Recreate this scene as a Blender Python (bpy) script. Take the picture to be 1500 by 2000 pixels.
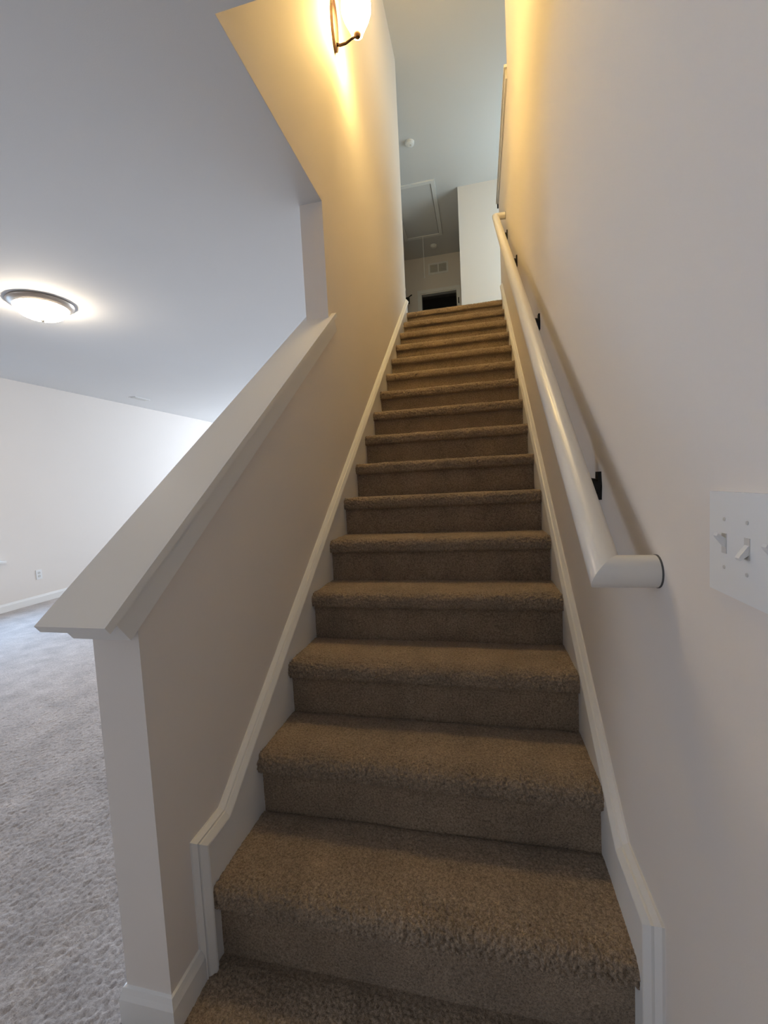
import bpy, bmesh, math, random
import numpy as np
from mathutils import Vector, Matrix

random.seed(4); rng = np.random.default_rng(7)
for o in list(bpy.data.objects): bpy.data.objects.remove(o, do_unlink=True)
scene = bpy.context.scene
C = scene.collection

# ------------------------------------------------------------------ camera
CAM = Vector((0.7099, -0.6453, 1.2280)); YAW, PITCH, ROLL, FPX = -0.2232, -0.0685, -0.0508, 834.77
fw = Vector((math.sin(YAW)*math.cos(PITCH), math.cos(YAW)*math.cos(PITCH), math.sin(PITCH)))
rt = Vector((math.cos(YAW), -math.sin(YAW), 0)); up = rt.cross(fw)
r2 = math.cos(ROLL)*rt + math.sin(ROLL)*up; u2 = -math.sin(ROLL)*rt + math.cos(ROLL)*up
cd = bpy.data.cameras.new('camera'); cam = bpy.data.objects.new('camera', cd); C.objects.link(cam)
cam.matrix_world = Matrix(((r2.x, u2.x, -fw.x, CAM.x), (r2.y, u2.y, -fw.y, CAM.y), (r2.z, u2.z, -fw.z, CAM.z), (0, 0, 0, 1)))
cd.sensor_fit = 'VERTICAL'; cd.sensor_height = 24.0; cd.lens = FPX/2000*24
cd.shift_x = -0.95/2000; cd.shift_y = 2.44/2000; cd.clip_start = 0.02
scene.camera = cam

# ------------------------------------------------------------------ world, daylight, exposure
w = bpy.data.worlds.new('sky'); scene.world = w; w.use_nodes = True
w.node_tree.nodes['Background'].inputs['Color'].default_value = (0.55, 0.72, 1.0, 1)
w.node_tree.nodes['Background'].inputs['Strength'].default_value = 0.6
def daylight(name, loc, rot, sx, sy, watts, col):
    ld = bpy.data.lights.new(name, 'AREA'); ld.shape = 'RECTANGLE'; ld.size = sx; ld.size_y = sy
    ld.energy = watts; ld.color = col
    o = bpy.data.objects.new(name, ld); C.objects.link(o); o.location = loc; o.rotation_euler = rot
    return o
R90 = math.pi/2
DAY = (0.66, 0.82, 1.0)
daylight('daylight_living_side', (-5.45, 2.25, 2.15), (0, -R90+0.55, 0), 1.8, 2.0, 210, (0.42, 0.66, 1.0))
daylight('daylight_living_far', (-2.1, 8.85, 1.45), (-R90, 0, 0), 2.6, 1.7, 246, (0.72, 0.84, 1.0))
daylight('daylight_entry', (-4.80, -1.75, 1.40), (0, -R90, 0), 1.5, 1.6, 52, (0.78, 0.85, 1.0))
daylight('daylight_loft', (2.5, 5.42, 4.45), (0, R90, 0), 1.5, 1.5, 46, (0.76, 0.95, 1.0))
scene.view_settings.view_transform = 'Standard'; scene.view_settings.look = 'None'
scene.view_settings.exposure = 0.0; scene.view_settings.gamma = 1.0
scene.view_settings.use_curve_mapping = False
SCONCE_E, DOME_E, STAIR_E = 112.0, 92.0, 80.0; WARM4 = (1.0, 0.74, 0.36)
WARM = (1.0, 0.69, 0.235); WARM2 = (1.0, 0.86, 0.68)

# ------------------------------------------------------------------ materials
def nt(name):
    m = bpy.data.materials.new(name); m.use_nodes = True
    return m, m.node_tree.nodes, m.node_tree.links, m.node_tree.nodes['Principled BSDF']
def paint(name, col, rough=0.75, bump=0.06, scale=420, var=0.02, dist=0.002):
    m, N, L, b = nt(name)
    tc = N.new('ShaderNodeTexCoord')
    n1 = N.new('ShaderNodeTexNoise'); n1.inputs['Scale'].default_value = 1.7; n1.inputs['Detail'].default_value = 3
    L.new(tc.outputs['Object'], n1.inputs['Vector'])
    mx = N.new('ShaderNodeMixRGB'); mx.inputs[1].default_value = tuple(c*(1-var) for c in col)+(1,); mx.inputs[2].default_value = tuple(min(1, c*(1+var)) for c in col)+(1,)
    L.new(n1.outputs['Fac'], mx.inputs[0]); L.new(mx.outputs[0], b.inputs['Base Color'])
    n2 = N.new('ShaderNodeTexNoise'); n2.inputs['Scale'].default_value = scale; n2.inputs['Detail'].default_value = 2
    L.new(tc.outputs['Object'], n2.inputs['Vector'])
    bp = N.new('ShaderNodeBump'); bp.inputs['Strength'].default_value = bump; bp.inputs['Distance'].default_value = dist
    L.new(n2.outputs['Fac'], bp.inputs['Height']); L.new(bp.outputs['Normal'], b.inputs['Normal'])
    b.inputs['Roughness'].default_value = rough
    return m
def metal(name, col, rough=0.4, metallic=0.9):
    m, N, L, b = nt(name)
    n = N.new('ShaderNodeTexNoise'); n.inputs['Scale'].default_value = 60
    mp = N.new('ShaderNodeMapRange'); mp.inputs[3].default_value = rough*0.8; mp.inputs[4].default_value = rough*1.2
    L.new(n.outputs['Fac'], mp.inputs[0]); L.new(mp.outputs[0], b.inputs['Roughness'])
    b.inputs['Base Color'].default_value = col+(1,); b.inputs['Metallic'].default_value = metallic
    return m
def glow(name, col, strength, base=(0.9, 0.88, 0.82), fall=None):
    m, N, L, b = nt(name)
    n = N.new('ShaderNodeTexNoise'); n.inputs['Scale'].default_value = 9; n.inputs['Detail'].default_value = 4
    mp = N.new('ShaderNodeMapRange'); mp.inputs[3].default_value = strength*0.9; mp.inputs[4].default_value = strength*1.1
    L.new(n.outputs['Fac'], mp.inputs[0]); last = mp.outputs[0]
    if fall:                                   # glow shaped brighter low in the shade, to throw more light down
        tc = N.new('ShaderNodeTexCoord'); sx = N.new('ShaderNodeSeparateXYZ'); L.new(tc.outputs['Object'], sx.inputs[0])
        mr = N.new('ShaderNodeMapRange'); mr.inputs[1].default_value = fall[0]; mr.inputs[2].default_value = fall[1]; mr.inputs[3].default_value = fall[2]; mr.inputs[4].default_value = fall[3]
        L.new(sx.outputs[2], mr.inputs[0])
        mu = N.new('ShaderNodeMath'); mu.operation = 'MULTIPLY'; L.new(last, mu.inputs[0]); L.new(mr.outputs[0], mu.inputs[1]); last = mu.outputs[0]
    L.new(last, b.inputs['Emission Strength'])
    b.inputs['Emission Color'].default_value = col+(1,); b.inputs['Base Color'].default_value = base+(1,)
    b.inputs['Roughness'].default_value = 0.25
    return m
def carpet(name, c1, c2, bump=0.9, scale=260, pit_fleck=150):
    m, N, L, b = nt(name)
    tc = N.new('ShaderNodeTexCoord')
    def noise(sc, det, rough=0.6):
        n = N.new('ShaderNodeTexNoise'); n.inputs['Scale'].default_value = sc; n.inputs['Detail'].default_value = det; n.inputs['Roughness'].default_value = rough
        L.new(tc.outputs['Object'], n.inputs['Vector']); return n
    fine = noise(scale, 3); yarn_shade = noise(pit_fleck, 3, 0.7); blot = noise(7, 5)  # mixed yarn tone, with the shade of pits between tufts painted in
    mid = N.new('ShaderNodeMath'); mid.operation = 'MULTIPLY_ADD'; mid.inputs[1].default_value = 0.45
    sc_ = N.new('ShaderNodeMath'); sc_.operation = 'MULTIPLY'; sc_.inputs[1].default_value = 0.55
    L.new(yarn_shade.outputs['Fac'], sc_.inputs[0]); L.new(fine.outputs['Fac'], mid.inputs[0]); L.new(sc_.outputs[0], mid.inputs[2])
    r1 = N.new('ShaderNodeValToRGB'); r1.color_ramp.elements[0].position = 0.36; r1.color_ramp.elements[1].position = 0.64
    r1.color_ramp.elements[0].color = c1+(1,); r1.color_ramp.elements[1].color = c2+(1,)
    L.new(mid.outputs[0], r1.inputs[0])
    mp = N.new('ShaderNodeMapRange'); mp.inputs[1].default_value = 0.3; mp.inputs[2].default_value = 0.7; mp.inputs[3].default_value = 0.8; mp.inputs[4].default_value = 1.15
    L.new(blot.outputs['Fac'], mp.inputs[0])
    mul = N.new('ShaderNodeMixRGB'); mul.blend_type = 'MULTIPLY'; mul.inputs[0].default_value = 1
    L.new(r1.outputs[0], mul.inputs[1]); L.new(mp.outputs[0], mul.inputs[2]); L.new(mul.outputs[0], b.inputs['Base Color'])
    bp = N.new('ShaderNodeBump'); bp.inputs['Strength'].default_value = bump; bp.inputs['Distance'].default_value = 0.005
    L.new(mid.outputs[0], bp.inputs['Height']); L.new(bp.outputs['Normal'], b.inputs['Normal'])
    b.inputs['Roughness'].default_value = 0.95; b.inputs['Specular IOR Level'].default_value = 0.1
    b.inputs['Sheen Weight'].default_value = 0.15; b.inputs['Sheen Roughness'].default_value = 0.6
    return m
def glass(name):
    m, N, L, b = nt(name)
    N.remove(b); out = N['Material Output']
    t = N.new('ShaderNodeBsdfTransparent'); g = N.new('ShaderNodeBsdfGlossy'); g.inputs['Roughness'].default_value = 0.02
    mx = N.new('ShaderNodeMixShader'); mx.inputs[0].default_value = 0.06
    L.new(t.outputs[0], mx.inputs[1]); L.new(g.outputs[0], mx.inputs[2]); L.new(mx.outputs[0], out.inputs['Surface'])
    return m
M_WALL = paint('greige_wall_paint', (0.775, 0.72, 0.665))
M_CEIL = paint('ceiling_paint', (0.68, 0.67, 0.655), 0.85, 0.1, 260)
M_TRIM = paint('white_trim_enamel', (0.82, 0.81, 0.785), 0.38, 0.015, 120)
M_RAIL = paint('white_rail_enamel', (0.78, 0.755, 0.71), 0.28, 0.02, 90)
M_PLAST = paint('white_plastic', (0.80, 0.80, 0.79), 0.35, 0.0, 50)
M_SLOT = paint('dark_slot', (0.10, 0.10, 0.10), 0.7, 0.0, 50)
M_BLACK = metal('matte_black_metal', (0.012, 0.011, 0.010), 0.5, 0.4)
M_BRONZE = metal('dark_bronze', (0.045, 0.020, 0.012), 0.45, 0.6)
M_NICKEL = metal('brushed_nickel', (0.46, 0.40, 0.34), 0.35, 0.8)
M_SCONCE = glow('sconce_glass_lit', WARM, SCONCE_E, fall=(3.78, 3.88, 1.5, 0.6))
M_DOME_ADDED = glow('added_stairwell_dome_lit', WARM4, STAIR_E)  # glow of the added lamp over the stairs
M_DOME = glow('dome_glass_lit', WARM2, DOME_E)
M_STAIR = carpet('stair_carpet', (0.13, 0.094, 0.062), (0.46, 0.358, 0.258), 0.8, 420, 170)
M_FLOOR = carpet('floor_carpet_daylit', (0.33, 0.295, 0.28), (0.61, 0.565, 0.545), 0.8, 300, 110)  # same carpet as the stairs, daylight put in as a paler, cooler colour
M_GLASS = glass('window_glass')
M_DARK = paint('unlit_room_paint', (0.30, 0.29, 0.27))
M_GRILLE = paint('grille_enamel', (0.60, 0.585, 0.55), 0.5, 0.0, 60)

# ------------------------------------------------------------------ mesh helpers
def link(name, me, mat, parent=None, smooth=False):
    if smooth: me.shade_smooth()
    o = bpy.data.objects.new(name, me); C.objects.link(o)
    if mat: me.materials.append(mat)
    if parent: o.parent = parent
    return o
def obj(name, bm, mat, parent=None, smooth=False, bevel=0.0, seg=2):
    if bevel > 0:
        es = [e for e in bm.edges if len(e.link_faces) == 2 and e.calc_face_angle(0) > 0.5]
        bmesh.ops.bevel(bm, geom=es, offset=bevel, segments=seg, profile=0.5, affect='EDGES', clamp_overlap=True)
    bmesh.ops.recalc_face_normals(bm, faces=bm.faces)
    me = bpy.data.meshes.new(name); bm.to_mesh(me); bm.free()
    o = link(name, me, mat, parent)
    if smooth:
        for pl in me.polygons: pl.use_smooth = True
        me.set_sharp_from_angle(angle=math.radians(35))
    return o
def tag(o, label, cat, kind=None, group=None):
    o['label'] = label; o['category'] = cat
    if kind: o['kind'] = kind
    if group: o['group'] = group
    return o
def empty(name, loc=(0, 0, 0)):
    o = bpy.data.objects.new(name, None); C.objects.link(o); o.location = loc; o.empty_display_size = 0.05
    return o
def NB(): return bmesh.new()
def box(bm, x0, x1, y0, y1, z0, z1):
    v = [bm.verts.new((x, y, z)) for z in (z0, z1) for y in (y0, y1) for x in (x0, x1)]
    for f in ((0, 2, 3, 1), (4, 5, 7, 6), (0, 1, 5, 4), (2, 6, 7, 3), (0, 4, 6, 2), (1, 3, 7, 5)): bm.faces.new([v[i] for i in f])
    return bm
def prism(bm, poly, a0, a1, axis='x'):
    def P(q, a): return (a, q[0], q[1]) if axis == 'x' else ((q[0], a, q[1]) if axis == 'y' else (q[0], q[1], a))
    A = [bm.verts.new(P(q, a0)) for q in poly]; B = [bm.verts.new(P(q, a1)) for q in poly]
    n = len(poly)
    bm.faces.new(A[::-1]); bm.faces.new(B)
    for i in range(n): bm.faces.new((A[i], A[(i+1) % n], B[(i+1) % n], B[i]))
    return bm
def shell(bm, faces, a0, a1):
    """slab along x from convex (y,z) faces that share edges"""
    V = {}; cnt = {}
    def v(q, a):
        k = (round(q[0], 5), round(q[1], 5), a)
        if k not in V: V[k] = bm.verts.new((a, q[0], q[1]))
        return V[k]
    for f in faces:
        bm.faces.new([v(q, a0) for q in f][::-1]); bm.faces.new([v(q, a1) for q in f])
        for i in range(len(f)):
            e = (f[i], f[(i+1) % len(f)]); cnt[e] = cnt.get(e, 0)+1
    for (p, q) in list(cnt):
        if (q, p) not in cnt: bm.faces.new((v(p, a0), v(q, a0), v(q, a1), v(p, a1)))
    return bm
def tube(bm, pts, rad, n=14, cap=True):
    pts = [Vector(p) for p in pts]; rads = rad if isinstance(rad, (list, tuple)) else [rad]*len(pts)
    rings = []
    nrm = None
    for i, p in enumerate(pts):
        d0 = (pts[i]-pts[i-1]).normalized() if i else None
        d1 = (pts[i+1]-pts[i]).normalized() if i < len(pts)-1 else None
        t = (d0+d1).normalized() if d0 and d1 else (d0 or d1)
        if nrm is None:
            ref = Vector((0, 0, 1)) if abs(t.z) < 0.9 else Vector((1, 0, 0))
            nrm = (ref - t*ref.dot(t)).normalized()
        else:
            base = d0
            nrm = (nrm - base*nrm.dot(base)).normalized()
        dd = d0 or d1
        nb = (nrm - dd*nrm.dot(dd)).normalized(); bn = dd.cross(nb)
        ring = []
        for k in range(n):
            a = 2*math.pi*k/n; off = (nb*math.cos(a)+bn*math.sin(a))*rads[i]
            if d0 and d1:                      # slide along incoming direction onto the mitre plane
                s = -off.dot(t)/d0.dot(t); off = off + d0*s
            ring.append(bm.verts.new(p+off))
        rings.append(ring)
        nrm = nb
        if d0 and d1:
            q = d0.rotation_difference(d1); nrm = q @ nb
    for a, b in zip(rings, rings[1:]):
        for k in range(n): bm.faces.new((a[k], a[(k+1) % n], b[(k+1) % n], b[k]))
    if cap: bm.faces.new(rings[0][::-1]); bm.faces.new(rings[-1])
    return bm
def lathe(bm, prof, center, axis=(0, 0, 1), n=32):
    ax = Vector(axis).normalized(); ref = Vector((1, 0, 0)) if abs(ax.x) < 0.9 else Vector((0, 1, 0))
    e1 = (ref-ax*ref.dot(ax)).normalized(); e2 = ax.cross(e1); c = Vector(center)
    rings = []
    for r, h in prof:
        if r < 1e-6: rings.append([bm.verts.new(c+ax*h)])
        else: rings.append([bm.verts.new(c+ax*h+(e1*math.cos(2*math.pi*k/n)+e2*math.sin(2*math.pi*k/n))*r) for k in range(n)])
    for a, b in zip(rings, rings[1:]):
        for k in range(n):
            k2 = (k+1) % n
            if len(a) == 1 and len(b) == 1: continue
            if len(a) == 1: bm.faces.new((a[0], b[k2], b[k]))
            elif len(b) == 1: bm.faces.new((a[k], a[k2], b[0]))
            else: bm.faces.new((a[k], a[k2], b[k2], b[k]))
    return bm
def sweep(bm, path, prof, x_wall, side):
    """moulding: profile (distance below the top edge, distance out from the wall) along a (y,z) path with mitres; 'below' lies right of the travel direction"""
    n = len(path); rings = []
    for i, p in enumerate(path):
        d0 = None if i == 0 else Vector((path[i][0]-path[i-1][0], path[i][1]-path[i-1][1])).normalized()
        d1 = None if i == n-1 else Vector((path[i+1][0]-path[i][0], path[i+1][1]-path[i][1])).normalized()
        n0 = Vector((d0.y, -d0.x)) if d0 else None; n1 = Vector((d1.y, -d1.x)) if d1 else None
        if n0 and n1: m = (n0+n1); m = m/(m.dot(n0))
        else: m = n0 or n1
        rings.append([bm.verts.new((x_wall+side*out, p[0]+m.x*d, p[1]+m.y*d)) for d, out in prof])
    k = len(prof)
    for a, b in zip(rings, rings[1:]):
        for j in range(k): bm.faces.new((a[j], a[(j+1) % k], b[(j+1) % k], b[j]))
    bm.faces.new(rings[0]); bm.faces.new(rings[-1][::-1])
    return bm
def wall_hole(name, axis, a0, a1, u0, u1, z0, z1, holes, mat):
    """wall slab a0..a1 thick along axis, running u0..u1, z0..z1, rectangular holes (hu0,hu1,hz0,hz1) sorted along u"""
    bm = NB()
    def B(p, q, r, s):
        if q-p < 1e-4 or s-r < 1e-4: return
        if axis == 'x': box(bm, a0, a1, p, q, r, s)
        else: box(bm, p, q, a0, a1, r, s)
    cur = u0
    for h in holes:
        B(cur, h[0], z0, z1); B(h[0], h[1], z0, h[2]); B(h[0], h[1], h[3], z1); cur = h[1]
    B(cur, u1, z0, z1)
    bmesh.ops.remove_doubles(bm, verts=bm.verts, dist=1e-5)
    return obj(name, bm, mat)

# ------------------------------------------------------------------ dimensions
RISE, GO, W, NS = 0.19, 0.25373, 0.9953, 16
XL, XR = -0.015, W+0.015                 # plaster faces left and right of the flight
Z1, Z2F, Z2 = 2.654, 3.06, 5.68          # lower ceiling, upper floor, upper ceiling
XLV = -4.57                              # living room side wall
SL = RISE/GO

# ------------------------------------------------------------------ setting: floors, ceilings
o = obj('floor', box(NB(), XLV-0.2, XR+0.15, -3.7, 8.9, -0.12, 0.0), M_FLOOR)
tag(o, 'carpeted living room floor beside the half wall, daylight put into its pale colour', 'floor', 'structure'); FLOOR = o
bm = NB(); prism(bm, [(XLV-0.1, -3.6), (XR+0.05, -3.6), (XR+0.05, 0.604), (XL-0.001, 0.604), (XL-0.001, 8.8), (XLV-0.1, 8.8)], Z1, 2.95, 'z')
o = obj('ceiling', bm, M_CEIL); tag(o, 'flat grey-white living room ceiling with a lit dome lamp', 'ceiling', 'structure')
o = obj('ceiling_upper', box(NB(), -0.9, 2.5, 0.4, 10.4, Z2, Z2+0.1), M_CEIL)
tag(o, 'upstairs hall ceiling with the attic hatch in it', 'ceiling', 'structure')
bm = NB(); prism(bm, [(-0.9, 4.13), (1.12, 4.13), (1.12, 2.95), (2.44, 2.95), (2.44, 6.4), (0.6, 6.4), (0.6, 10.3), (-0.9, 10.3)], 2.96, Z2F, 'z')
o = obj('floor_upper', bm, M_STAIR); tag(o, 'carpeted upstairs hall floor beyond the top stair', 'floor', 'structure')

# ------------------------------------------------------------------ setting: walls
TOPY = 4.14
cz = lambda y: 0.983+0.745*(y-0.006)     # top line of the sloping cap
YH = 1.49
pa, pb, pc, pd, pj, pe, pf, pg, ph, pi_ = (0.11, 0), (YH, 0), (TOPY, 0), (TOPY, Z2), (YH, Z2), (0.484, Z2), (0.484, Z1+0.001), (YH, Z1+0.001), (YH, cz(YH)-0.03), (0.11, cz(0.11)-0.06)
bm = NB(); shell(bm, [[pa, pb, ph, pi_], [pb, pc, pd, pj, pg, ph], [pf, pg, pj, pe]], -0.135, XL)
o = obj('wall_left', bm, M_WALL); tag(o, 'stairwell wall left of the flight, half height at the foot, glowing yellow above', 'wall', 'structure')
bm = NB(); shell(bm, [[(-3.6, 0), (2.92, 0), (2.92, 4.24), (2.92, Z2), (-3.6, Z2)], [(2.92, 0), (4.42, 0), (4.42, 4.24), (2.92, 4.24)]], XR, XR+0.12)
o = obj('wall_right', bm, M_WALL); tag(o, 'tall beige stairwell wall carrying the handrail and switch plate', 'wall', 'structure')
o = obj('wall_front_upper', box(NB(), -0.135, XR+0.05, 0.47, 0.604, Z1+0.05, Z2), M_WALL); tag(o, 'wall over the near edge of the stairwell opening', 'wall', 'structure')
WIN3 = (-2.6, -0.9, 0.58, 2.2); WIN1 = (1.45, 3.04, 0.58, 2.05)
o = wall_hole('wall_living_side', 'x', XLV-0.14, XLV, -3.6, 8.8, 0, Z1, [WIN3, WIN1], M_WALL); tag(o, 'bright white living room side wall with an outlet', 'wall', 'structure')
WIN2 = (-3.5, -0.7, 0.58, 2.35)
o = wall_hole('wall_living_far', 'y', 8.6, 8.74, XLV, -0.135, 0, Z1, [WIN2], M_WALL); tag(o, 'far end wall of the living room behind the stairwell', 'wall', 'structure')
o = obj('wall_back', box(NB(), XLV, XR, -3.64, -3.5, 0, Z1), M_WALL); tag(o, 'entry wall of the ground floor behind the viewpoint', 'wall', 'structure')
o = obj('wall_under_stairs', box(NB(), -0.135, XL, TOPY, 8.7, 0, 2.8), M_WALL); tag(o, 'living room wall continuing past the stairwell', 'wall', 'structure')
# upper floor
o = obj('wall_hall_end', box(NB(), 0.525, 2.44, 6.32, 6.44, Z2F-0.02, Z2), M_WALL); tag(o, 'bright pale wall facing the top of the stairs', 'wall', 'structure')
o = obj('wall_corridor_right', box(NB(), 0.525, 0.645, 6.44, 8.2, Z2F-0.02, Z2), M_WALL); tag(o, 'right side wall of the dim upstairs corridor', 'wall', 'structure')
DX0, DX1, DZ = -0.325, 0.40, 4.985
o = wall_hole('wall_corridor_far', 'y', 8.2, 8.32, -0.75, 0.645, Z2F-0.02, Z2, [(DX0, DX1, Z2F-0.02, DZ)], M_WALL); tag(o, 'dim corridor end wall around the dark doorway', 'wall', 'structure')
o = obj('wall_corridor_left', box(NB(), -0.75, -0.63, 4.02, 8.2, Z2F-0.02, Z2), M_WALL); tag(o, 'left side wall of the dim upstairs corridor', 'wall', 'structure')
o = obj('wall_hall_left', box(NB(), -0.63, -0.135, 4.02, 4.14, Z2F-0.1, Z2), M_WALL); tag(o, 'short upstairs wall behind the left stairwell wall', 'wall', 'structure')
o = obj('wall_loft_front', box(NB(), XR+0.11, 2.44, 2.83, 2.95, Z2F-0.1, Z2), M_WALL); tag(o, 'loft wall on the near side of the open landing', 'wall', 'structure')
WIN4 = (4.55, 6.15, 3.6, 5.3)
o = wall_hole('wall_loft_right', 'x', 2.3, 2.44, 2.9, 6.4, Z2F-0.1, Z2, [WIN4], M_WALL); tag(o, 'loft side wall with the upstairs window', 'wall', 'structure')
bm = NB(); box(bm, -0.87, -0.75, 8.2, 10.2, Z2F-.1, Z2); box(bm, 0.645, 0.765, 8.2, 10.2, Z2F-.1, Z2); box(bm, -0.87, 0.765, 10.2, 10.3, Z2F-.1, Z2)
o = obj('wall_dark_room', bm, M_DARK); tag(o, 'walls of the unlit room seen through the doorway', 'wall', 'structure')

# ------------------------------------------------------------------ windows
def window(name, axis, a_in, a_out, u0, u1, z0, z1, label, sill_dir):
    r = empty(name, (0, 0, 0)); tag(r, label, 'window', 'structure')
    mid = (a_in+a_out)/2; lo, hi = min(mid-0.02, mid+0.02), max(mid-0.02, mid+0.02)
    def B(bm, p, q, r_, s, l=lo, h=hi):
        return box(bm, l, h, p, q, r_, s) if axis == 'x' else box(bm, p, q, l, h, r_, s)
    bm = NB(); B(bm, u0, u0+0.05, z0, z1); B(bm, u1-0.05, u1, z0, z1); B(bm, u0+0.05, u1-0.05, z1-0.05, z1); B(bm, u0+0.05, u1-0.05, z0, z0+0.05)
    obj('window_frame', bm, M_TRIM, r)
    zm = (z0+z1)/2
    obj('meeting_rail', B(NB(), u0+0.05, u1-0.05, zm-0.02, zm+0.02), M_TRIM, r)
    for q0, q1 in ((z0+0.05, zm-0.02), (zm+0.02, z1-0.05)):
        obj('pane', B(NB(), u0+0.05, u1-0.05, q0, q1, mid-0.002, mid+0.002), M_GLASS, r)
    s0, s1 = sorted((a_in+sill_dir*0.035, mid))
    obj('window_sill', B(NB(), u0-0.04, u1+0.04, z0-0.022, z0, s0, s1), M_TRIM, r, bevel=0.004)
    return r
window('window_1', 'x', XLV, XLV-0.14, *WIN1, 'living room side window whose white sill tip shows at the left edge', 1)
window('window_2', 'y', 8.6, 8.74, *WIN2, 'wide window in the far living room wall', -1)
window('window_3', 'x', XLV, XLV-0.14, *WIN3, 'living room window nearer the entry behind the viewpoint', 1)
window('window_4', 'x', 2.3, 2.44, *WIN4, 'upstairs loft window lighting the pale landing wall', -1)

# ------------------------------------------------------------------ carpet meshes
def vnoise(nu, nv, cu, cv, seed):
    g = np.random.default_rng(seed); gu, gv = int(nu/cu)+3, int(nv/cv)+3
    G = g.random((gu, gv)); u = np.arange(nu)/cu; v = np.arange(nv)/cv
    iu = u.astype(int); iv = v.astype(int); fu = u-iu; fv = v-iv
    fu = fu*fu*(3-2*fu); fv = fv*fv*(3-2*fv)
    a = G[iu][:, iv]; b = G[iu+1][:, iv]; c = G[iu][:, iv+1]; d = G[iu+1][:, iv+1]
    fu = fu[:, None]; fv = fv[None]
    return (a*(1-fu)+b*fu)*(1-fv)+(c*(1-fu)+d*fu)*fv
def pile(nu, nv, res, seed, cell=0.0092):
    """height of a field of rounded tufts on jittered cells, pits between them"""
    k = max(cell/res, 1.6); g = np.random.default_rng(seed)
    gu, gv = int(nu/k)+5, int(nv/k)+5
    ju, jv, hh = g.random((gu, gv)), g.random((gu, gv)), g.random((gu, gv))
    # tufts lean in patches: warp the lookup a little
    wu = (vnoise(nu, nv, k*3, k*3, seed+5)-0.5)*1.2; wv = (vnoise(nu, nv, k*3, k*3, seed+6)-0.5)*1.2
    U = np.arange(nu)[:, None]/k+wu+1.5; V = np.arange(nv)[None]/k+wv+1.5
    iu, iv = np.clip(U.astype(int), 1, gu-2), np.clip(V.astype(int), 1, gv-2)
    best = np.full((nu, nv), -1.0)
    for du in (-1, 0, 1):
        for dv in (-1, 0, 1):
            a, b = iu+du, iv+dv
            d2 = (U-a-ju[a, b])**2+(V-b-jv[a, b])**2
            best = np.maximum(best, (1-d2/0.62)*(0.55+0.45*hh[a, b]))
    return np.clip(best, -0.7, 1)-0.25
def resample(poly, res):
    poly = np.array(poly, float); seg = np.hypot(*np.diff(poly, axis=0).T); s = np.concatenate([[0], np.cumsum(seg)])
    n = max(2, int(s[-1]/res)+1); t = np.linspace(0, s[-1], n)
    return np.stack([np.interp(t, s, poly[:, 0]), np.interp(t, s, poly[:, 1])], 1)
def carpet_strip(name, prof, x0, x1, res, amp, seed, parent, mat, edge_fade=True):
    P = resample(prof, res); nu = len(P); nv = int((x1-x0)/res)+1
    X = np.linspace(x0, x1, nv)
    T = np.gradient(P, axis=0); T /= np.hypot(T[:, 0], T[:, 1])[:, None]+1e-9
    Nn = np.stack([-T[:, 1], T[:, 0]], 1)
    wob = (vnoise(nu, nv, 0.05/res, 0.09/res, seed+9)-0.5)*0.004
    a = amp(P) if callable(amp) else np.full(nu, amp)
    H = pile(nu, nv, res, seed)*a[:, None]+wob
    V = np.zeros((nu, nv, 3)); V[..., 0] = X[None]; V[..., 1] = P[:, 0:1]+Nn[:, 0:1]*H; V[..., 2] = P[:, 1:2]+Nn[:, 1:2]*H
    V[:, 1:-1, 0] += (np.random.default_rng(seed+1).random((nu, nv-2))-0.5)*res*0.5
    idx = np.arange(nu*nv).reshape(nu, nv)
    F = np.stack([idx[:-1, :-1], idx[:-1, 1:], idx[1:, 1:], idx[1:, :-1]], -1).reshape(-1, 4)
    me = bpy.data.meshes.new(name); me.vertices.add(nu*nv); me.vertices.foreach_set('co', V.reshape(-1))
    me.loops.add(F.size); me.loops.foreach_set('vertex_index', F.reshape(-1).astype(np.int32))
    me.polygons.add(len(F)); me.polygons.foreach_set('loop_start', np.arange(0, F.size, 4, dtype=np.int32))
    me.update(calc_edges=True); me.shade_smooth()
    return link(name, me, mat, parent)

# ------------------------------------------------------------------ staircase
st = empty('staircase', (W/2, GO, 0)); tag(st, 'straight flight of sixteen brown carpeted stairs rising between the walls', 'staircase')
st.matrix_world = Matrix.Translation((W/2, GO, 0)); INV = Matrix.Translation((-W/2, -GO, 0))
def adopt(o, r):
    o.parent = r; o.matrix_parent_inverse = Matrix.Translation(-Vector(r.location))
def nose_amp(P):   # long pile opens up round the nosing
    d = np.abs(P[:, 0]-P[:, 0].min()); return 0.0026+0.0062*np.exp(-((d-0.015)/0.05)**2)
OVER = 0.028
for k in range(1, NS+1):
    yn, zn = k*GO, k*RISE
    zt = zn+0.018; zb = zn-0.035; rad = 0.025
    res = 0.0022 if k <= 3 else (0.0028 if k <= 6 else (0.0042 if k <= 10 else 0.006))
    prof = [(yn+OVER, zb)]
    prof += [(yn+0.012-0.012*math.sin(a), zb+0.012-0.012*math.cos(a)) for a in np.linspace(0, R90, 5)]
    prof += [(yn+rad-rad*math.cos(a), zt-rad+rad*math.sin(a)) for a in np.linspace(0.05, R90, 7)]
    yb = (k+1)*GO+OVER
    prof += [(yb-0.022, zt), (yb-0.006, zt-0.004), (yb+0.008, zt-0.016)] if k < NS else [(yn+0.16, zt)]
    o = carpet_strip('tread', prof, 0.0, W, res, nose_amp, 100+k, None, M_STAIR); adopt(o, st)
    o['label'] = 'long-pile tread with a rounded nosing'
    rp = [(yn+OVER, zn-RISE+0.008 if k > 1 else -0.005), (yn+OVER, zb+0.004)]
    o = carpet_strip('riser', rp[::1], 0.0, W, res*1.1, 0.0016, 300+k, None, M_STAIR); adopt(o, st)

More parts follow.
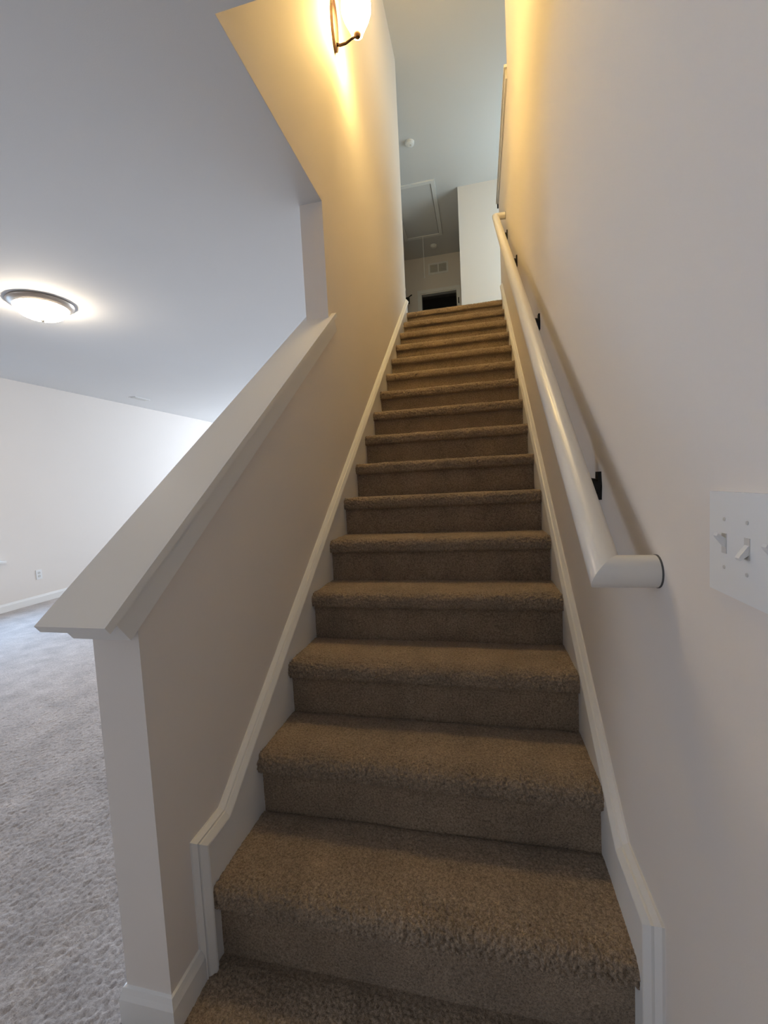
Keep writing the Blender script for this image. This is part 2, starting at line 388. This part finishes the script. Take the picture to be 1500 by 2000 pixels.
# pile of the floor carpet where the view comes close to it
def floor_pile(x0, x1, y0, y1, res, cell, amp, seed, mat, far):
    nu, nv = int((y1-y0)/res)+1, int((x1-x0)/res)+1
    H = (pile(nu, nv, res, seed, cell)+0.55)*amp+(vnoise(nu, nv, 0.12/res, 0.12/res, seed+2)-0.5)*0.003
    Y = np.linspace(y0, y1, nu); X = np.linspace(x0, x1, nv)
    fu = np.clip(np.arange(nu)[::-1]*res/far, 0, 1); fv = np.clip(np.arange(nv)*res/far, 0.0 if far > 0.1 else 0.35, 1)
    H = np.maximum(H, 0.0)*fu[:, None]*fv[None]+0.0008
    V = np.stack([np.broadcast_to(X[None], (nu, nv)), np.broadcast_to(Y[:, None], (nu, nv)), H], -1)
    idx = np.arange(nu*nv).reshape(nu, nv)
    F = np.stack([idx[:-1, :-1], idx[:-1, 1:], idx[1:, 1:], idx[1:, :-1]], -1).reshape(-1, 4)
    me = bpy.data.meshes.new('carpet_pile'); me.vertices.add(nu*nv); me.vertices.foreach_set('co', V.reshape(-1))
    me.loops.add(F.size); me.loops.foreach_set('vertex_index', F.reshape(-1).astype(np.int32))
    me.polygons.add(len(F)); me.polygons.foreach_set('loop_start', np.arange(0, F.size, 4, dtype=np.int32))
    me.update(calc_edges=True); me.shade_smooth()
    o = link('carpet_pile', me, mat, FLOOR); o['kind'] = 'stuff'
    return o
floor_pile(-2.9, -0.149, -0.25, 2.9, 0.0052, 0.0125, 0.0065, 900, M_FLOOR, 1.3)
floor_pile(-0.149, 0.996, -0.25, 0.285, 0.003, 0.0085, 0.006, 901, M_STAIR, 0.03)

# ------------------------------------------------------------------ skirts along the flight
MOULD = [(0.0, 0.0), (0.0, 0.005), (0.009, 0.0145), (0.0105, 0.0112), (0.0128, 0.0112), (0.0142, 0.0180), (0.029, 0.0265), (0.033, 0.0275), (0.035, 0.0185), (0.0372, 0.0185), (0.0385, 0.0228), (0.0415, 0.0228), (0.043, 0.016), (0.045, 0.0)]
def skirt(name, x_wall, side, ys, zf, yk, yend, label):
    r = empty(name, (x_wall, ys, 0)); tag(r, label, 'skirting', 'structure')
    off = zf - SL*yk
    top = lambda y: SL*y+off
    d = 0.02
    poly = [(ys+d, 0.0), (ys+d, zf-d), (yk+0.5*d, zf-d), (yend, top(yend)-d*1.25), (yend, top(yend)-0.34), (0.62, 0.0)]
    bm = NB(); prism(bm, poly, x_wall, x_wall+side*0.015)
    o = obj('skirt_board', bm, M_TRIM); adopt(o, r)
    bm = NB(); sweep(bm, [(ys, 0.0), (ys, zf), (yk, zf), (yend, top(yend))], MOULD, x_wall, side)
    o = obj('cap_moulding', bm, M_TRIM); adopt(o, r)
    return r
skirt('trim_1', XL, 1, 0.207, 0.375, 0.325, TOPY-0.005, 'white skirting with moulded edge climbing the left side of the stairs')
skirt('trim_2', XR, -1, 0.165, 0.395, 0.352, 4.2, 'white skirting with moulded edge climbing the right side under the handrail')

# ------------------------------------------------------------------ sloping cap on the half wall
th = math.atan(0.745); U = Vector((math.cos(th), math.sin(th))); Nv = Vector((-math.sin(th), math.cos(th))); A0 = Vector((0.006, 0.983))
def slab(s0, s1, d0, d1):
    return [tuple(A0+U*s0-Nv*d0), tuple(A0+U*s0-Nv*d1), tuple(A0+U*s1-Nv*d1), tuple(A0+U*s1-Nv*d0)]
r = empty('trim_3', (-0.075, 0.11, 0.95)); tag(r, 'white sloping cap board along the top of the half wall', 'wall cap', 'structure')
bm = NB(); prism(bm, slab(0, 1.915, 0, 0.019), -0.157, 0.011); o = obj('cap_board', bm, M_TRIM, bevel=0.003); adopt(o, r)
for x0, x1 in ((XL, -0.002), (-0.148, -0.135)):
    bm = NB(); prism(bm, slab(0.027, 1.895, 0.019, 0.0826), x0, x1); o = obj('apron_board', bm, M_TRIM, bevel=0.003); adopt(o, r)
bm = NB(); prism(bm, slab(0.027, 0.10, 0.019, 0.0826), -0.135, XL); o = obj('apron_end', bm, M_TRIM, bevel=0.002); adopt(o, r)

# cap of the upstairs knee wall
r = empty('trim_4', (XR+0.06, 3.7, 4.25)); tag(r, 'white cap on the landing knee wall at the top right of the stairs', 'wall cap', 'structure')
o = obj('cap_board', box(NB(), 0.987, XR+0.147, 2.90, 4.53, 4.27, 4.29), M_TRIM, bevel=0.003); adopt(o, r)
o = obj('apron_board', box(NB(), XR-0.013, XR, 2.92, 4.50, 4.205, 4.27), M_TRIM, bevel=0.003); adopt(o, r)
o = obj('apron_board', box(NB(), XR+0.12, XR+0.133, 2.95, 4.50, 4.205, 4.27), M_TRIM, bevel=0.003); adopt(o, r)
o = obj('apron_end', box(NB(), XR-0.013, XR+0.133, 4.42, 4.50, 4.205, 4.27), M_TRIM, bevel=0.003); adopt(o, r)

# ------------------------------------------------------------------ baseboards
BB = [(0, 0), (0.013, 0), (0.013, 0.068), (0.009, 0.080), (0.006, 0.092), (0, 0.094)]
def base_x(name, xw, side, y0, y1, label, h=1.0, z=0.0):
    bm = NB(); prism(bm, [(xw+side*a, z+b*h) for a, b in BB], y0, y1, 'y')
    o = obj(name, bm, M_TRIM); tag(o, label, 'baseboard', 'structure'); return o
def base_y(name, yw, side, x0, x1, label, z=0.0):
    bm = NB(); prism(bm, [(yw+side*a, z+b) for a, b in BB], x0, x1, 'x')
    o = obj(name, bm, M_TRIM); tag(o, label, 'baseboard', 'structure'); return o
def base_wrap(name, path, label):
    """baseboard mitred round corners; the board stands out to the right of the travel direction"""
    bm = NB(); rings = []
    for i, p in enumerate(path):
        d0 = None if i == 0 else (Vector(path[i])-Vector(path[i-1])).normalized()
        d1 = None if i == len(path)-1 else (Vector(path[i+1])-Vector(path[i])).normalized()
        n0 = Vector((d0.y, -d0.x)) if d0 else None; n1 = Vector((d1.y, -d1.x)) if d1 else None
        m = (n0+n1)/((n0+n1).dot(n0)) if n0 and n1 else (n0 or n1)
        rings.append([bm.verts.new((p[0]+m.x*a, p[1]+m.y*a, b)) for a, b in BB])
    k = len(BB)
    for r0, r1 in zip(rings, rings[1:]):
        for j in range(k): bm.faces.new((r0[j], r0[(j+1) % k], r1[(j+1) % k], r1[j]))
    bm.faces.new(rings[0]); bm.faces.new(rings[-1][::-1])
    o = obj(name, bm, M_TRIM); tag(o, label, 'baseboard', 'structure'); return o
base_wrap('baseboard_half_wall', [(-0.135, 8.6), (-0.135, 0.11), (XL, 0.11), (XL, 0.212)], 'white baseboard wrapping the foot of the half wall up to the stair skirting')
base_x('baseboard_living_side', XLV, 1, -3.5, 8.6, 'white baseboard along the far living room wall below the outlet')
base_x('baseboard_right', XR, -1, -3.5, 0.17, 'white baseboard on the right wall in front of the stairs')
base_y('baseboard_hall', 6.32, -1, 0.525, 2.3, 'white baseboard along the pale upstairs wall', Z2F)

# ------------------------------------------------------------------ handrail
XA = XR-0.085
rz = lambda y: 1.148+0.757*(y-0.318)
hr = empty('handrail', (XR, 0.19, 1.05)); tag(hr, 'white round handrail with black brackets climbing the right wall', 'handrail')
y0, y1 = 0.188, 3.50
full = [(XR-0.003, y0, rz(y0)), (XA, y0, rz(y0)), (XA, y1, rz(y1)), (XR-0.003, y1, rz(y1))]
for nm, i in (('wall_return', 0), ('rail', 1), ('wall_return', 2)):
    bm = NB(); tube(bm, full, 0.029, 28, cap=False); bm.verts.index_update(); bm.verts.ensure_lookup_table()
    keep = set(range(i*28, (i+2)*28))
    bmesh.ops.delete(bm, geom=[v for v in bm.verts if v.index not in keep], context='VERTS')
    o = obj(nm, bm, M_RAIL, smooth=True); adopt(o, hr)
for yy in (y0, y1):
    o = obj('wall_joint', lathe(NB(), [(0, 0.0), (0.0298, 0.0), (0.0298, 0.0028), (0, 0.0028)], (XR, yy, rz(yy)), (-1, 0, 0), 28), M_SLOT, smooth=True); adopt(o, hr)  # thin dark disc where the rail return meets the wall
for yb in (0.55, 1.55, 2.55, 3.33):
    zb = rz(yb)-0.128
    bmm = NB()
    prism(bmm, [(yb-0.013, zb-0.036), (yb+0.013, zb-0.036), (yb+0.017, zb+0.0), (yb+0.013, zb+0.036), (yb-0.013, zb+0.036), (yb-0.017, zb)], XR-0.008, XR)
    pl = obj('bracket', bmm, M_BLACK, bevel=0.002); adopt(pl, hr)
    arm = obj('bracket_arm', tube(NB(), [(XR-0.004, yb, zb-0.004), (XR-0.030, yb, zb+0.006), (XR-0.062, yb, zb+0.034), (XA+0.004, yb, zb+0.070), (XA, yb, zb+0.098)], [0.021, 0.017, 0.013, 0.011, 0.011], 12), M_BLACK, smooth=True)
    sad = obj('bracket_saddle', tube(NB(), [(XA, yb-0.035, rz(yb-0.035)-0.037), (XA, yb+0.035, rz(yb+0.035)-0.037)], 0.009, 10), M_BLACK, smooth=True)
    for c_ in (arm, sad):
        c_.parent = pl            # the bracket's own origin already carries the offset

# ------------------------------------------------------------------ wall sconce
SY, SZ = 1.868, 3.70
sc = empty('wall_sconce', (XL, SY, SZ)); tag(sc, 'lit wall sconce with glowing glass shade and dark bronze arm', 'wall lamp')
leaf = []
for i in range(24):
    a = 2*math.pi*i/24; leaf.append((SY+0.052*math.sin(a)*abs(math.sin(a))**0.25, SZ+0.135-0.145*math.cos(a)))
o = obj('backplate', prism(NB(), leaf, XL, XL+0.016), M_BRONZE, bevel=0.005); adopt(o, sc)
o = obj('arm', tube(NB(), [(XL+0.010, SY, SZ+0.035), (XL+0.035, SY, SZ+0.022), (XL+0.07, SY, SZ+0.024), (XL+0.105, SY, SZ+0.040), (XL+0.136, SY, SZ+0.047)], [0.009, 0.008, 0.007, 0.007, 0.009], 12), M_BRONZE, smooth=True); adopt(o, sc)
cx, czs = XL+0.138, SZ+0.045
o = obj('socket_cup', lathe(NB(), [(0, -0.012), (0.012, -0.010), (0.022, 0.002), (0.026, 0.016), (0.024, 0.022), (0, 0.022)], (cx, SY, czs), n=24), M_BRONZE, smooth=True); adopt(o, sc)
o = obj('glass_shade', lathe(NB(), [(0.030, 0.004), (0.036, 0.02), (0.050, 0.05), (0.070, 0.09), (0.082, 0.125), (0.084, 0.155), (0.080, 0.18), (0.076, 0.18), (0.078, 0.155), (0.076, 0.125), (0.064, 0.09), (0.044, 0.05), (0.031, 0.022), (0.028, 0.012)], (cx, SY, czs), n=40), M_SCONCE, smooth=True); adopt(o, sc)
o = obj('bulb', lathe(NB(), [(0, 0.12), (0.018, 0.115), (0.029, 0.095), (0.026, 0.07), (0.014, 0.04), (0.013, 0.02)], (cx, SY, czs), n=24), M_SCONCE, smooth=True); adopt(o, sc)

# ------------------------------------------------------------------ living room ceiling lamp, and the added stairwell lamp
def flush_lamp(LX, LY, mat, label, Z1=Z1):
    cl = empty('ceiling_lamp', (LX, LY, Z1)); tag(cl, label, 'ceiling lamp')
    o = obj('pan', lathe(NB(), [(0, 0), (0.195, 0), (0.20, -0.010), (0.192, -0.024), (0.176, -0.034), (0.166, -0.040), (0.158, -0.034), (0, -0.034)], (LX, LY, Z1), n=48), M_NICKEL, smooth=True); adopt(o, cl)
    o = obj('glass_dome', lathe(NB(), [(0.160, -0.034)]+[(0.160*math.cos(a), -0.036-0.085*math.sin(a)) for a in np.linspace(0.1, R90-0.06, 10)]+[(0, -0.121)], (LX, LY, Z1), n=48), mat, smooth=True); adopt(o, cl)
    o = obj('finial', lathe(NB(), [(0.012, -0.118), (0.014, -0.126), (0.008, -0.134), (0, -0.138)], (LX, LY, Z1), n=16), M_NICKEL, smooth=True); adopt(o, cl)
flush_lamp(-2.33, 1.93, M_DOME, 'round flush ceiling lamp with glowing dome in the living room')
flush_lamp(0.5, 2.3, M_DOME_ADDED, 'added unseen flush ceiling lamp giving overhead light in the stairwell', Z2)  # unseen lamp, added to brighten the treads and left wall from above

# ------------------------------------------------------------------ small fittings
# switch plate, three gangs
PY1, PY0, PZ0, PZ1 = -0.003, -0.167, 1.069, 1.197
sp = empty('switch_plate', (XR, (PY0+PY1)/2, (PZ0+PZ1)/2)); tag(sp, 'white three-gang toggle switch plate on the right wall', 'light switch')
o = obj('plate', box(NB(), XR-0.0065, XR, PY0, PY1, PZ0, PZ1), M_PLAST, bevel=0.004, seg=3); adopt(o, sp)
for i, up_ in enumerate((True, False, True)):
    yc = PY1-0.035-i*0.047; zc = (PZ0+PZ1)/2
    o = obj('toggle_slot', box(NB(), XR-0.0072, XR-0.0062, yc-0.0052, yc+0.0052, zc-0.0125, zc+0.0125), M_GRILLE); adopt(o, sp)
    s = 1 if up_ else -1
    bm = NB(); prism(bm, [(XR-0.006, zc-0.006), (XR-0.006, zc+0.006), (XR-0.0155, zc+s*0.010+0.003), (XR-0.017, zc+s*0.010), (XR-0.0155, zc+s*0.010-0.003)], yc-0.004, yc+0.004, 'y')
    o = obj('toggle', bm, M_PLAST, bevel=0.001); adopt(o, sp)
    for dz in (-0.030, 0.030):
        o = obj('screw', lathe(NB(), [(0, 0.0012), (0.0022, 0.001), (0.0026, 0)], (XR-0.0065, yc, zc+dz), (-1, 0, 0), 12), M_GRILLE); adopt(o, sp)
# outlet
ou = empty('wall_outlet', (XLV, 3.446, 0.342)); tag(ou, 'white duplex outlet low on the bright living room wall', 'outlet')
o = obj('plate', box(NB(), XLV, XLV+0.006, 3.411, 3.481, 0.285, 0.40), M_PLAST, bevel=0.002); adopt(o, ou)
for zz in (0.322, 0.362):
    f = obj('socket_face', prism(NB(), [(3.446+0.0165*math.cos(a), zz+0.0145*math.sin(a)) for a in np.linspace(0, 2*math.pi, 16, endpoint=False)], XLV+0.006, XLV+0.008), M_GRILLE); adopt(f, ou)
# ceiling register in the living room
cv = empty('ceiling_vent', (-4.1, 4.79, Z1)); tag(cv, 'thin white air register on the living room ceiling near the wall', 'air vent')
o = obj('vent_frame', box(NB(), -4.155, -4.045, 4.64, 4.94, Z1-0.006, Z1), M_PLAST, bevel=0.002); adopt(o, cv)
for i in range(5):
    x = -4.138+i*0.019
    o = obj('slat', box(NB(), x-0.0065, x+0.0065, 4.66, 4.92, Z1-0.0115, Z1-0.0062), M_GRILLE); adopt(o, cv)
# smoke alarms upstairs
for (x, y, lab) in ((-0.041, 5.267, 'round white smoke alarm on the stairwell ceiling before the attic hatch'), (0.005, 7.821, 'small round ceiling sensor between the attic hatch and corridor end wall')):
    r_ = 0.062
    sd = empty('smoke_alarm', (x, y, Z2)); tag(sd, lab, 'smoke alarm', group='hall ceiling alarms')
    o = obj('base', lathe(NB(), [(0, 0), (r_, 0), (r_, -0.010), (0, -0.010)], (x, y, Z2), n=28), M_PLAST, smooth=True); adopt(o, sd)
    o = obj('cover', lathe(NB(), [(r_*0.95, -0.010), (r_*0.9, -0.030), (r_*0.6, -0.042), (r_*0.3, -0.044), (0, -0.044)], (x, y, Z2), n=28), M_PLAST, smooth=True); adopt(o, sd)
    o = obj('test_button', lathe(NB(), [(0.012, -0.044), (0.011, -0.047), (0, -0.047)], (x+0.012, y-0.012, Z2), n=16), M_GRILLE, smooth=True); adopt(o, sd)
# attic hatch
HX0, HX1, HY0, HY1 = -0.49, 0.20, 6.04, 7.50
ah = empty('attic_hatch', ((HX0+HX1)/2, (HY0+HY1)/2, Z2)); tag(ah, 'white framed attic hatch in the upstairs ceiling with a pull cord', 'attic hatch')
cw = 0.06
for nm, b in (('casing', (HX0, HX1, HY0, HY0+cw)), ('casing', (HX0, HX1, HY1-cw, HY1)), ('casing', (HX0, HX0+cw, HY0+cw, HY1-cw)), ('casing', (HX1-cw, HX1, HY0+cw, HY1-cw))):
    o = obj(nm, box(NB(), *b, Z2-0.018, Z2), M_TRIM, bevel=0.003); adopt(o, ah)
o = obj('hatch_panel', box(NB(), HX0+cw+0.008, HX1-cw-0.008, HY0+cw+0.004, HY1-cw-0.004, Z2-0.008, Z2), M_CEIL); adopt(o, ah)
o = obj('reveal_gap', box(NB(), HX1-cw-0.008, HX1-cw, HY0+cw, HY1-cw, Z2-0.003, Z2), M_SLOT); adopt(o, ah)
o = obj('pull_cord', tube(NB(), [(-0.148, 7.40, Z2-0.006), (-0.147, 7.40, 4.95)], 0.0035, 8), M_PLAST); adopt(o, ah)
o = obj('cord_knob', lathe(NB(), [(0, 0.03), (0.006, 0.025), (0.009, 0.01), (0.007, 0), (0, -0.002)], (-0.147, 7.40, 4.92), n=12), M_PLAST, smooth=True); adopt(o, ah)
# return air grille
VX0, VX1, VZ0, VZ1, VY = -0.150, 0.242, 5.325, 5.540, 8.2
rv = empty('return_air_grille', ((VX0+VX1)/2, VY, VZ0)); tag(rv, 'two-panel return air grille high on the corridor end wall', 'air vent')
f = 0.035; vm = (VX0+VX1)/2
bm = NB()
box(bm, VX0, VX1, VY-0.012, VY, VZ1-f, VZ1); box(bm, VX0, VX1, VY-0.012, VY, VZ0, VZ0+f); box(bm, VX0, VX0+f, VY-0.012, VY, VZ0+f, VZ1-f); box(bm, VX1-f, VX1, VY-0.012, VY, VZ0+f, VZ1-f); box(bm, vm-0.012, vm+0.012, VY-0.012, VY, VZ0+f, VZ1-f)
o = obj('grille_frame', bm, M_PLAST); adopt(o, rv)
for p0, p1 in ((VX0+f, vm-0.012), (vm+0.012, VX1-f)):
    o = obj('backing', box(NB(), p0, p1, VY-0.002, VY, VZ0+f, VZ1-f), M_DARK); adopt(o, rv)
    for i in range(8):
        z = VZ0+f+0.009+i*0.0178
        o = obj('slat', box(NB(), p0, p1, VY-0.010, VY-0.0022, z-0.0055, z+0.0055), M_GRILLE); adopt(o, rv)

# ------------------------------------------------------------------ corridor doors
d1 = empty('door_1', ((DX0+DX1)/2, 8.2, Z2F)); tag(d1, 'dark open doorway with white casing at the corridor end', 'doorway', 'structure')
CW = 0.062
o = obj('casing', box(NB(), DX0-CW, DX0, 8.183, 8.2, Z2F, DZ+CW), M_TRIM, bevel=0.003); adopt(o, d1)
o = obj('casing', box(NB(), DX1, DX1+CW, 8.183, 8.2, Z2F, DZ+CW), M_TRIM, bevel=0.003); adopt(o, d1)
o = obj('head_casing', box(NB(), DX0, DX1, 8.183, 8.2, DZ, DZ+CW), M_TRIM, bevel=0.003); adopt(o, d1)
o = obj('jamb', box(NB(), DX0, DX0+0.018, 8.2, 8.32, Z2F, DZ), M_TRIM); adopt(o, d1)
o = obj('jamb', box(NB(), DX1-0.018, DX1, 8.2, 8.32, Z2F, DZ), M_TRIM); adopt(o, d1)
o = obj('head_jamb', box(NB(), DX0+0.018, DX1-0.018, 8.2, 8.32, DZ-0.018, DZ), M_TRIM); adopt(o, d1)
o = obj('hinge', tube(NB(), [(DX1+0.02, 8.176, 4.70), (DX1+0.02, 8.176, 4.81)], 0.010, 10), M_BLACK); adopt(o, d1)
d2 = empty('door_2', (-0.6, 8.0, Z2F)); tag(d2, 'pale closed door at the left of the corridor with a black hinge', 'door', 'structure')
o = obj('leaf', box(NB(), -0.628, -0.612, 7.36, 8.06, Z2F+0.01, 5.02), M_TRIM, bevel=0.003); adopt(o, d2)
o = obj('casing', box(NB(), -0.63, -0.605, 8.07, 8.13, Z2F, 5.09), M_TRIM, bevel=0.003); adopt(o, d2)
o = obj('casing', box(NB(), -0.63, -0.605, 7.29, 7.35, Z2F, 5.09), M_TRIM, bevel=0.003); adopt(o, d2)
o = obj('head_casing', box(NB(), -0.63, -0.605, 7.35, 8.07, 5.03, 5.09), M_TRIM, bevel=0.003); adopt(o, d2)
hg = obj('hinge', tube(NB(), [(-0.545, 8.05, 4.77), (-0.545, 8.05, 4.90)], 0.014, 10), M_BLACK); adopt(hg, d2)
o = obj('door_stop_pin', tube(NB(), [(-0.545, 8.05, 4.90), (-0.48, 8.03, 4.925)], 0.011, 10), M_BLACK); adopt(o, d2)
o = obj('hinge_leaf', box(NB(), -0.606, -0.545, 8.046, 8.054, 4.77, 4.90), M_BLACK); adopt(o, d2)
